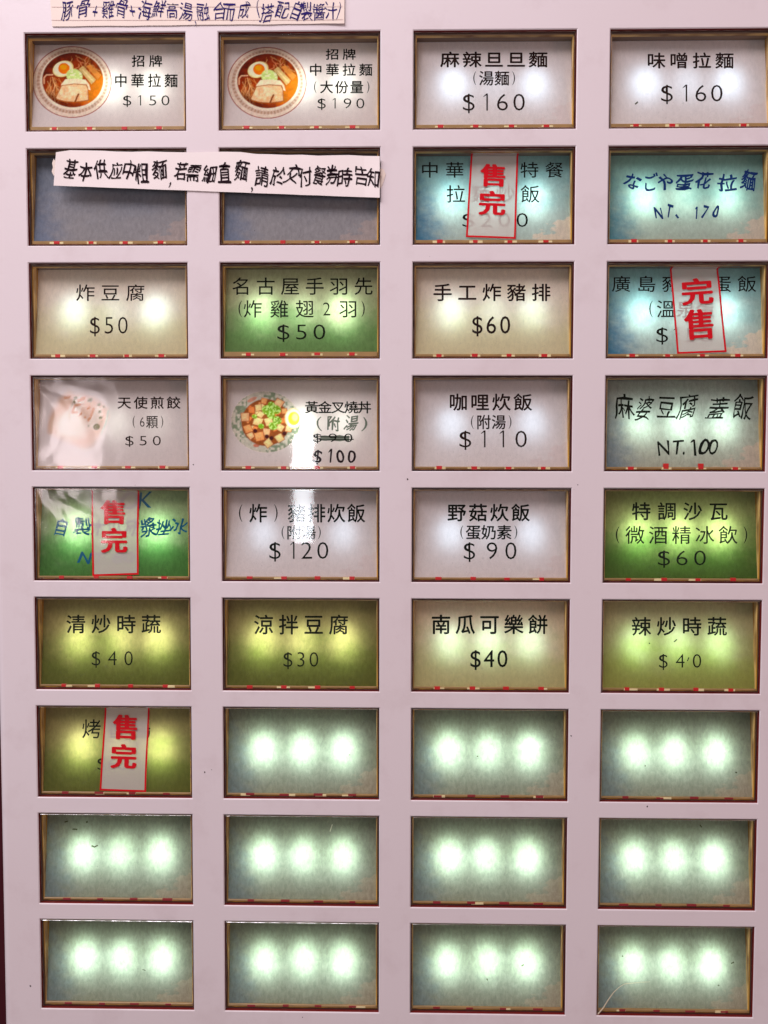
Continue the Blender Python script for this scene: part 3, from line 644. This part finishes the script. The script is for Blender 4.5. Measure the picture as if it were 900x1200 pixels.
T[4, 0] = [('OK', 540, 670, 62, 138, 62, dict(m=TB, hand=.7, off=.012)), ('自製木瓜柿漿挫冰', 0, 0, 180, 255, 66, dict(m=TB, hand=1, off=.020, cx=[270, 360, 432, 505, 578, 652, 716, 785])), ('NT.80', 0, 0, 330, 375, 50, dict(m=TB, hand=1, off=.024, cx=[374, 432, 470, 520, 570]))]
T[4, 1] = [('(炸)豬排炊飯', 0, 0, 115, 195, 76, dict(cx=[195, 272, 350, 442, 528, 615, 703])), ('(附湯)', 370, 552, 210, 270, 62, {}), ('$120', 318, 585, 275, 362, 58, dict(cx=[346, 425, 485, 556]))]
T[4, 2] = [('野菇炊飯', 243, 602, 115, 190, 78, dict(off=.004)), ('(蛋奶素)', 293, 553, 208, 270, 64, {}), ('$90', 0, 0, 276, 364, 58, dict(cx=[338, 437, 520]))]
T[4, 3] = [('特調沙瓦', 303, 722, 108, 185, 80, {}), ('(微酒精冰飲)', 225, 815, 212, 290, 80, dict(off=-.006)), ('$60', 412, 632, 313, 390, 62, dict(off=-.008))]
T[5, 0] = [('清炒時蔬', 293, 705, 115, 195, 82, {}), ('$40', 400, 587, 268, 342, 44, {})]
T[5, 1] = [('涼拌豆腐', 255, 667, 115, 200, 82, {}), ('$30', 380, 540, 272, 348, 46, {})]
T[5, 2] = [('南瓜可樂餅', 172, 680, 115, 198, 82, dict(off=.004)), ('$40', 340, 508, 264, 350, 50, dict(off=.006))]
T[5, 3] = [('辣炒時蔬', 302, 717, 125, 205, 82, {}), ('$40', 418, 610, 281, 352, 44, {})]
T[6, 0] = [('烤香腸', 362, 660, 105, 188, 80, dict(off=-.004)), ('$60', 425, 560, 268, 332, 46, {})]
KIND = {}
for r in range(9):
    for c in range(4): KIND[r, c] = 'blank'
for rc in [(0, 0), (0, 1), (3, 1), (3, 0)]: KIND[rc] = 'art'
for rc in [(0, 2), (0, 3), (3, 2), (4, 1), (4, 2)]: KIND[rc] = 'white'
KIND.update({(1, 0): 'unlit', (1, 1): 'unlit', (1, 2): 'teal', (1, 3): 'teal2', (2, 0): 'cream', (2, 1): 'green', (2, 2): 'cream', (2, 3): 'teal', (3, 3): 'grey',
             (4, 0): 'leaf', (4, 3): 'dgreen', (5, 0): 'olive', (5, 1): 'olive', (5, 2): 'tan', (5, 3): 'oliveb', (6, 0): 'olive'})
# lamp strengths left, middle, right
LED = {rc: (.82, .74, .82) for rc in KIND}
LED.update({(0, 0): (.03, .26, .26), (0, 1): (.03, .28, .26), (0, 2): (.24, .08, .22), (0, 3): (.26, .12, .24), (1, 0): (0, 0, 0), (1, 1): (0, 0, 0), (1, 2): (.42, .3, .42), (1, 3): (.48, .26, .36),
            (2, 0): (.26, .10, .30), (2, 1): (.65, .32, .65), (2, 2): (.24, .14, .22), (2, 3): (.42, .25, .40), (3, 0): (0, .09, .04), (3, 1): (.08, .36, .15), (3, 2): (.17, .04, .16), (3, 3): (.40, .48, .42),
            (4, 0): (.9, .4, 1.0), (4, 1): (.13, .02, .13), (4, 2): (.16, .06, .15), (4, 3): (1.05, 1.05, 1.05), (5, 0): (1.1, .9, 1.1), (5, 1): (1.1, .8, 1.1), (5, 2): (.27, .27, .26), (5, 3): (.48, .40, .46), (6, 0): (1.15, .5, 1.15)})
LEDX = [.25, .505, .765]
LC = {'white': (0.60, 0.84, 1.0), 'art': (0.86, 1.0, 0.88), 'cream': (0.64, 0.92, 1.0), 'teal': (0.78, 1.0, 0.95), 'olive': (0.80, 1.0, 0.95), 'oliveb': (0.55, 0.95, 1.0), 'tan': (0.52, 0.88, 1.0)}
LED_W = 0.0073
LABEL = {
 (0, 0): 'menu button with ramen bowl photo in the top left corner, priced $150', (0, 1): 'menu button with ramen bowl photo for the large portion, priced $190',
 (0, 2): 'white spicy dandan noodle button priced $160 with soup noodle note in brackets', (0, 3): 'white miso ramen button priced $160 in the top right corner',
 (1, 0): 'unlit slate blue button under the left end of the handwritten note', (1, 1): 'unlit slate blue button under the right end of the handwritten note',
 (1, 2): 'sky blue set meal button priced $200 behind a sold out slip', (1, 3): 'blue green button handwritten in blue marker, NT 170, below the miso ramen button',
 (2, 0): 'cream fried tofu button priced $50 below the unlit button of the left column', (2, 1): 'green chicken wing button priced $50 with three lines of black text',
 (2, 2): 'cream fried pork chop button priced $60, five characters above the price', (2, 3): 'sky blue Hiroshima pork rice button with a tilted sold out slip',
 (3, 0): 'white dumpling photo button priced $50 with pink glare on its left half', (3, 1): 'white pork rice bowl photo button with $90 struck out and $100 handwritten',
 (3, 2): 'white curry rice button priced $110 beside the pork bowl photo button', (3, 3): 'grey mapo tofu rice button handwritten in black, NT.100',
 (4, 0): 'leaf green button with blue handwriting behind a sold out slip, glare on top', (4, 1): 'white pork rice button priced $120 with bright lamp glare over its text',
 (4, 2): 'white mushroom rice button priced $90 with bold black text', (4, 3): 'dark green icy drink button priced $60 at the right edge',
 (5, 0): 'olive green stir-fried vegetables button priced $40 in the left column', (5, 1): 'olive brown cold tofu button priced $30', (5, 2): 'tan pumpkin croquette button priced $40 in bold text',
 (5, 3): 'light olive spicy vegetables button priced $40 in the right column', (6, 0): 'olive grilled dish button behind a sold out slip, lowest button with writing',
 (6, 1): 'blank grey-green lit button directly below the $30 cold tofu button', (6, 2): 'blank grey-green lit button directly below the pumpkin croquette button', (6, 3): 'blank grey-green lit button directly below the spicy vegetables button',
 (7, 0): 'blank lit button with dark smudges and haze, below the lowest sold out slip', (7, 1): 'blank lit button with a short white scratch, middle blank of the second column', (7, 2): 'blank lit button in the third column, second row from the bottom', (7, 3): 'blank lit button in the right column, second row from the bottom',
 (8, 0): 'blank lit button in the bottom left corner', (8, 1): 'blank lit button in the bottom row, second from the left', (8, 2): 'blank lit button in the bottom row, third from the left', (8, 3): 'blank lit button in the bottom right corner crossed by a curved hair'}
TABX = [.165, .388, .607, .83]
GROUP = 'lit menu buttons of the ticket machine'
def text_mesh(lines, conv, name):
    mats = []; mb = MB()
    for (tx, x0, x1, y0, y1, wd, op) in lines:
        m = op.get('m', K)
        if m not in mats: mats.append(m)
        for v, f, k in lay_line(tx, x0, x1, y0, y1, wd, op.get('off', 0.0) + THIN, op.get('hand', 0), op.get('cx')):
            mb.add(conv(v, k), f, mats.index(m))
    return mb.mesh(name, mats)
THIN = 0.0
proto_children = []
for r in range(9):
    for c in range(4):
        bx, bz = centre(r, c)
        b = bpy.data.objects.new('menu_button', None); COL.objects.link(b); b.location = Vector((bx, 0, bz)) * MM + BASE
        tag(b, LABEL[r, c], 'menu button', GROUP)
        jit = lambda s: random.uniform(-s, s)
        cov = 'cover_wavy' if (r, c) == (4, 0) else 'cover_rough' if (r, c) in ((3, 0), (7, 0)) else 'cover'  # rough cover on the lower one stands in for a hazy reflection
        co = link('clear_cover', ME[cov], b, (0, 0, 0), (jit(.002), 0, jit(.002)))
        rm = link('rim', ME['rim'], b, (jit(.06), 0, jit(.05)), (0, jit(.0015), 0))
        lk = 'tall' if (r, c) == (2, 1) else r; lh = LIPH[lk]; link('lip', ME['lip', lk], b); hs = link('lamp_housing', ME['housing'], b)
        for k, tx in enumerate(TABX):
            X = -W2 + 2 * W2 * tx + jit(.15)
            tall = (r, c) == (3, 3) and k in (1, 2)
            t = link('red_tab', ME['tab' if r < 6 else 'tabd'], b, (X, 0, -H2 + lh * .55 + .12 + (0.55 if tall else jit(.08))))
            t.scale = (1, 1, 1.9) if tall else (random.uniform(.9, 1.15), 1, random.uniform(.85, 1.15)) if r < 6 else (random.uniform(1.1, 1.9), 1, random.uniform(.6, .8))
            if random.random() < (.95 if r < 4 else .55 if r < 6 else .3):
                p = link('pale_plate', ME['plate'], b, (X + (jit(.3) if r < 4 else jit(2.0)), 0, -H2 + lh * .5 + .1)); p.scale = (random.uniform(.65, 1.1), 1, random.uniform(.8, 1.3))
        kind = KIND[r, c]
        if (r, c) in ART:
            fn, s, ox, oy = ART[r, c]; cme = card_mesh(CM['art'], (fn, s, ox, oy, (bx, bz)), 250, 150)
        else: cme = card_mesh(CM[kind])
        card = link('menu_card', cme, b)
        if (r, c) in T:
            ox, oy = ORG_X[c], ORG_Y[r]
            conv = lambda v, k: on_card(ox + v[:, 0] / 3.75, oy + v[:, 1] / 3.75, bx, bz, 0.04 + 0.004 * k)
            link('lettering', text_mesh(T[r, c], conv, 'lettering'), card)
        for k in range(3):
            e = LED[r, c][k]
            lx = -HW / 2 + HW * LEDX[k] + (0.35 if c == 0 else -0.1 * c); zc = -0.2 + jit(.15)
            lx += jit(.25); yl = ycard(zc) + 3.8
            link('led_lamp', ME['led'], hs, (lx, yl + .1, zc))
            if e > 0:
                Ld = bpy.data.lights.new('led_light', 'AREA'); Ld.shape = 'ELLIPSE'; Ld.size = 7.4 * MM; Ld.size_y = 9.8 * MM
                Ld.energy = LED_W * {'art': .62, 'white': .58, 'cream': .68, 'tan': 1.0, 'olive': .66, 'oliveb': .85, 'leaf': .62, 'dgreen': .85, 'green': .8, 'teal': .72, 'teal2': .75, 'grey': .8}.get(kind, .95) * e * random.uniform(.92, 1.08); Ld.color = LC.get(kind, (0.72, 1.0, 0.90))
                lo = bpy.data.objects.new('led_light', Ld); COL.objects.link(lo); lo.parent = b; lo.location = Vector((lx, yl, zc)) * MM
                lo.rotation_euler = (math.radians(-90), 0, 0)
                lo.rotation_euler = Vector((0, -1, 0)).to_track_quat('-Z', 'Z').to_euler()

# strike-out marks over the $90 on the pork bowl card
def button_at(r, c): return [o for o in COL.objects if o.get('label') == LABEL[r, c]][0]
def marks(r, c, name, segs, mat, wd, lift_=0.09):
    bx, bz = centre(r, c); mb = MB(); ox, oy = ORG_X[c], (ORG_Y + [940, 940])[r]
    for (xa, ya, xb, yb) in segs:
        n = 7; L_, R_ = [], []
        dx, dy = xb - xa, yb - ya; q = math.hypot(dx, dy) or 1; nx, ny = -dy / q * wd / 2, dx / q * wd / 2
        for i in range(n):
            t = i / (n - 1); wob = random.uniform(.75, 1.15); x = xa + dx * t; y = ya + dy * t + random.uniform(-1, 1)
            L_.append((x + nx * wob, y + ny * wob)); R_.append((x - nx * wob, y - ny * wob))
        P = np.array(L_ + R_); V = on_card(ox + P[:, 0] / 3.75, oy + P[:, 1] / 3.75, bx, bz, lift_)
        mb.add(V, [(i, i + 1, n + i + 1, n + i) for i in range(n - 1)])
    card = [o for o in button_at(r, c).children if o.name.startswith('menu_card')][0]
    return link(name, mb.mesh(name, mat), card)
marks(3, 1, 'strike_out', [(515, 324, 680, 327), (512, 340, 692, 337)], INK['black_ink'], 3.5)
marks(3, 1, 'marker_smear', [(545, 331, 672, 332)], GM, 26, 0.02)
marks(7, 1, 'scratch', [(598, 98, 588, 128)], ink('pale_scratch', (.75, .78, .6)), 4)
smudge = ink('brown_smudge', (.05, .055, .02))
marks(7, 0, 'smudge', [(402, 192, 418, 198), (414, 198, 430, 190), (284, 88, 298, 84), (318, 118, 340, 120), (378, 88, 386, 86)], smudge, 6)
marks(8, 3, 'smudge', [(738, 710, 750, 702), (258, 676, 264, 677), (680, 804, 686, 808)], smudge, 6)
marks(8, 2, 'smudge', [(566, 720, 578, 714), (414, 776, 418, 784)], smudge, 5)
marks(8, 0, 'smudge', [(626, 736, 640, 740)], smudge, 4)
marks(7, 3, 'smudge', [(602, 100, 608, 110)], smudge, 5)
marks(6, 3, 'smudge', [(756, 336, 764, 340), (358, 309, 363, 310)], smudge, 6)
marks(6, 2, 'smudge', [(371, 266, 376, 268)], smudge, 6)
marks(5, 3, 'smudge', [(376, 239, 382, 240), (486, 234, 500, 222), (545, 318, 552, 302)], smudge, 5)
marks(0, 3, 'smudge', [(316, 458, 328, 448)], smudge, 6)
marks(6, 1, 'smudge', [(672, 260, 676, 262)], smudge, 4)

# ------------------------------------------------------------------ sold out slips
def slip(r, c, quad, words, label, skew=0.0):
    """quad: top-left, top-right, bottom-left, bottom-right in zoom px; top runs forward under the rim"""
    bx, bz = centre(r, c); ox, oy = ORG_X[c], ORG_Y[r]
    P = np.array([(ox + x / 3.75, oy + y / 3.75) for x, y in quad])
    q = on_card(P[:, 0], P[:, 1], bx, bz, 0.30)
    TL, TR, BLc, BRc = q
    # sheet rows: up the card, then bent forward under the top wall to the cover
    rows = []
    n = 8
    for i in range(n + 1):
        t = i / n; a = BLc * (1 - t) + TL * t; b_ = BRc * (1 - t) + TR * t
        bow = -0.22 * math.sin(t * math.pi) - 0.12 * math.sin(t * 7 + r)
        rows.append((a + [0, bow * .6, 0], b_ + [0, bow, 0]))
    ztop = H2 - TW - 0.12
    yl = TL[1]
    dz = ztop - TL[2]
    for k, (fy, fz) in enumerate([(0.25, 0.55), (0.9, 0.9), (1.8, 1.0), (max(2.0, yl - 1.25), 1.0)]):
        y = max(1.2, yl - fy)
        rows.append((np.array([TL[0], y, TL[2] + dz * fz]), np.array([TR[0], y, TR[2] + (ztop - TR[2]) * fz])))
    mb = MB(); m = len(rows); nc = 5; G = []
    for a, b_ in rows:
        for j in range(nc): s = j / (nc - 1); G.append(a * (1 - s) + b_ * s + np.array([0, -0.10 * math.sin(s * math.pi), 0]))
    mb.add(G, [(i * nc + j, i * nc + j + 1, (i + 1) * nc + j + 1, (i + 1) * nc + j) for i in range(m - 1) for j in range(nc - 1)])
    e = bpy.data.objects.new('sold_out_slip', None); COL.objects.link(e); e.location = Vector((bx, 0, bz)) * MM + BASE
    tag(e, label, 'paper slip', 'sold out slips in the buttons')
    link('paper', mb.mesh('paper', M_SLIP), e)
    # red printed border: left, right, bottom
    bd = MB(); w_ = 0.55
    off = np.array([0, -0.07, 0])
    L = [row[0] for row in rows]; R = [row[1] for row in rows]
    for side, edge in ((1, L), (-1, R)):
        vs = []
        for p in edge: vs += [p + off, p + off + [side * w_, 0, 0]]
        bd.add(vs, [(2 * i, 2 * i + 1, 2 * i + 3, 2 * i + 2) for i in range(len(edge) - 1)])
    for i in range(nc - 1):
        a = G[i] + off; b_ = G[i + 1] + off; up = np.array([0, 0.05, w_])
        bd.add([a, b_, b_ + up, a + up], [(0, 1, 2, 3)])
    link('printed_border', bd.mesh('printed_border', RD), e)
    tm = MB()
    for ch, x0, x1, y0, y1, rot in words:
        v, f = glyph(ch, 0.0); a = math.radians(rot)
        gx = (v[:, 0] - .5) * (x1 - x0) / .93; gy = (v[:, 1] - .38) * (y1 - y0) / .93
        for k, (dx, dy) in enumerate([(0, 0), (5.5, 0), (-5.5, 0), (3, 2.2), (-3, -2.2), (3, -2.2), (-3, 2.2)]):
            X = gx + dx; Y = gy + dy
            X, Y = X * math.cos(a) - Y * math.sin(a), X * math.sin(a) + Y * math.cos(a)
            V = on_card(ox + ((x0 + x1) / 2 + X) / 3.75, oy + ((y0 + y1) / 2 - Y) / 3.75, bx, bz, 0.78 + 0.006 * k)
            tm.add(V, f)
    link('lettering', tm.mesh('lettering', RD), e)
    return e
slip(1, 2, [(343, 128), (552, 128), (322, 480), (541, 488)], [('售', 390, 498, 160, 256, -2), ('完', 382, 493, 278, 382, -2)], 'white sold out slip with red border hanging before the $200 set meal')
slip(2, 3, [(468, 98), (680, 97), (500, 468), (717, 460)], [('完', 522, 655, 137, 250, 4), ('售', 537, 664, 272, 402, 4)], 'sold out slip leaning left at its top, on the button in the right column')
slip(4, 0, [(402, 62), (612, 60), (406, 432), (609, 425)], [('售', 447, 552, 99, 202, 0), ('完', 447, 556, 222, 328, 0)], 'sold out slip with glare on it, over the blue handwriting on the green button')
slip(6, 0, [(461, 62), (658, 62), (438, 417), (642, 424)], [('售', 500, 605, 86, 192, -2), ('完', 490, 597, 216, 320, -2)], 'lowest sold out slip, before the grilled dish on an olive card')

# ------------------------------------------------------------------ paper notes on the panel
def note(name, outline, mat, thick, curl, label, cat, lines, fold=None):
    """outline: closed list of photo px; sheet lies 0.3 mm before the panel"""
    P = [at(x, y, -0.4) for x, y in outline]; n = len(P)
    cx = sum(p[0] for p in P) / n; cz = sum(p[2] for p in P) / n
    e = bpy.data.objects.new(name, None); COL.objects.link(e); e.location = Vector((cx, 0, cz)) * MM + BASE
    tag(e, label, cat)
    return e, cx, cz
def strip_note(name, top, bot, mat, label, lines, y_of, extra=None):
    """top/bot: matching lists of px along the strip"""
    n = len(top); G = []
    for (a, b_) in zip(top, bot):
        for k in range(4):
            s = k / 3; x = a[0] * (1 - s) + b_[0] * s; y = a[1] * (1 - s) + b_[1] * s
            G.append(at(x, y, y_of(x, s)))
    G = np.array(G); cx, cz = G[:, 0].mean(), G[:, 2].mean(); off = np.array([cx, 0, cz])
    mb = MB(); th = np.array([0, 0.12, 0]); Fr = G - off; m = 4
    fs = [(i * m + j, i * m + j + 1, (i + 1) * m + j + 1, (i + 1) * m + j) for i in range(n - 1) for j in range(m - 1)]
    mb.add(Fr, fs); mb.add(Fr + th, [f[::-1] for f in fs])
    N_ = len(Fr); ring = [i * m for i in range(n)] + [(n - 1) * m + j for j in range(1, m)] + [i * m + m - 1 for i in range(n - 2, -1, -1)] + [j for j in range(m - 2, 0, -1)]
    mb.add(list(Fr) + list(Fr + th), [(ring[k], ring[(k + 1) % len(ring)], ring[(k + 1) % len(ring)] + N_, ring[k] + N_) for k in range(len(ring))])
    e = bpy.data.objects.new(name, None); COL.objects.link(e); e.location = Vector((cx, 0, cz)) * MM + BASE
    tag(e, label, 'paper note')
    link('paper', mb.mesh('paper', mat), e)
    tm = MB(); mats = []
    for (tx, cxs, ys, hgt, wd, mtl, offw) in lines:
        if mtl not in mats: mats.append(mtl)
        for i, ch in enumerate(tx):
            rr = lay_line(ch, cxs[i] - 1, cxs[i] + 1, ys[i] - hgt / 2, ys[i] + hgt / 2, wd[i] if isinstance(wd, list) else wd, offw, 1.0, [cxs[i]])
            for v, f, k in rr:
                V = np.array([at(x, y, y_of(x, .5) - 0.10 - 0.004 * k) for x, y in v]) - off
                tm.add(V, f, mats.index(mtl))
    link('handwriting', tm.mesh('handwriting', mats), e)
    return e, off
tx = '基本供应中粗麵,若需細直麵,請於交付餐券時告知'
cxs = [83, 100, 118, 136, 151, 166, 187, 199.5, 212, 227, 246, 263, 283, 295, 307, 326, 343, 358, 374, 389, 404, 423, 438]
ys = [198, 200, 199, 200, 200.5, 201, 200.5, 207, 201, 202, 203, 201.5, 202, 212, 205, 205, 205, 206, 206, 205, 207, 207, 208]
n = 22; tops, bots = [], []
for i in range(n):
    t = i / (n - 1); x = 64 + t * (445 - 64)
    yt = 176 + 6.5 * t + (2.5 if i == 0 else 0) + random.uniform(-.5, .5) - (1.5 if 9 < i < 13 else 0) + (.8 if 14 < i < 18 else 0)
    tops.append((x + (1.5 if i == 0 else 0), yt)); bots.append((x - (1.2 if i == 0 else 0), 217.5 + 14.2 * t + random.uniform(-.15, .15)))
e1, off1 = strip_note('handwritten_note', tops, bots, M_NOTE, 'long handwritten paper strip taped across the two unlit buttons', [(tx, cxs, ys, 22, 15.5, BK, 0.014)],
           lambda x, s: -0.35 - 0.5 * math.exp(-((x - 64) / 14) ** 2) - 0.6 * math.exp(-((x - 445) / 12) ** 2))
tp = MB()
def patch(mb, pts, y, off):
    V = [at(x, yy, y) - off for x, yy in pts]; k = len(V); Wd = [v + [0, .08, 0] for v in V]
    mb.add(V + Wd, [tuple(range(k))] + [(i, (i + 1) % k, (i + 1) % k + k, i + k) for i in range(k)])
patch(tp, [(446, 197), (450, 199), (452, 204), (450, 211), (448, 217), (445.5, 221), (444, 210)], -0.12, off1); link('tape_remnant', tp.mesh('tape_remnant', M_TAPE), e1)
tp = MB(); patch(tp, [(63, 186), (61, 191), (62, 196), (60.5, 201), (63, 206), (66, 200), (66, 190)], -0.12, off1); link('tape_remnant', tp.mesh('tape_remnant', M_TAPE), e1)
tx = '豚骨+雞骨+海鮮高湯,融合而成(搭配自製醬汁)'
cxs = [79, 98, 112, 127, 143, 155, 170, 186, 202, 218, 230, 238, 257, 268, 286, 302, 313, 331, 347, 359, 374, 388, 397]
ys = [10, 9, 13, 10, 10, 12, 12, 12, 12, 13, 19, 13, 12, 13, 12, 12, 13, 12, 13, 13, 13, 14, 14]
n = 16; tops, bots = [], []
for i in range(n):
    t = i / (n - 1); tops.append((56 + t * (404 - 56), -40)); bots.append((61 + t * (403.5 - 61), 31 - 3.5 * t + random.uniform(-.4, .4)))
e2, off2 = strip_note('ruled_note', tops, bots, M_NOTE2, 'cream ruled paper with blue handwriting at the top edge above the two ramen buttons', [(tx, cxs, ys, 21, 14.5, NV, 0.0)],
           lambda x, s: -0.3 - 0.3 * math.exp(-((x - 403) / 20) ** 2) * s)
rl = MB()
for yy in (7.5, 23.0):
    a = [(60 + k * 34.2, yy - .3 * k * .1 + (.2 if k % 2 else 0)) for k in range(11)]
    for (xa, ya), (xb, yb) in zip(a[:-1], a[1:]):
        V = [at(xa, ya, -0.5) - off2, at(xb, yb, -0.5) - off2, at(xb, yb + .55, -0.5) - off2, at(xa, ya + .55, -0.5) - off2]
        V = [v + [0, .12 - .3 * math.exp(-((x - 403) / 20) ** 2), 0] for v, x in zip(V, (xa, xb, xb, xa))]
        rl.add(V, [(0, 1, 2, 3)])
link('ruled_lines', rl.mesh('ruled_lines', M_RULE), e2)

# ------------------------------------------------------------------ the curved hair on the last button
pts = [(701, 1188), (707, 1181), (712.5, 1172), (719, 1163), (726, 1156.5), (732, 1153), (742, 1152), (752, 1151), (762, 1150.6)]
hp = [at(x, y, 0.22) for x, y in pts]; o0 = hp[4]
hm = MB(); rad = [0.20, .19, .17, .14, .11, .09, .07, .05, .03]; vs = []
for p, q in zip(hp, rad): vs += [p - o0 + np.array([q * math.cos(a), q * .5 * math.sin(a), q * math.sin(a + .6)]) for a in [k * math.pi / 3 for k in range(6)]]
hm.add(vs, [(i * 6 + k, i * 6 + (k + 1) % 6, (i + 1) * 6 + (k + 1) % 6, (i + 1) * 6 + k) for i in range(len(pts) - 1) for k in range(6)])
hr = link('hair', hm.mesh('hair', simple('tan_hair', (.55, .45, .32), .5, .3)), None, o0)
tag(hr, 'curved tan hair stuck across the bottom right button', 'hair')
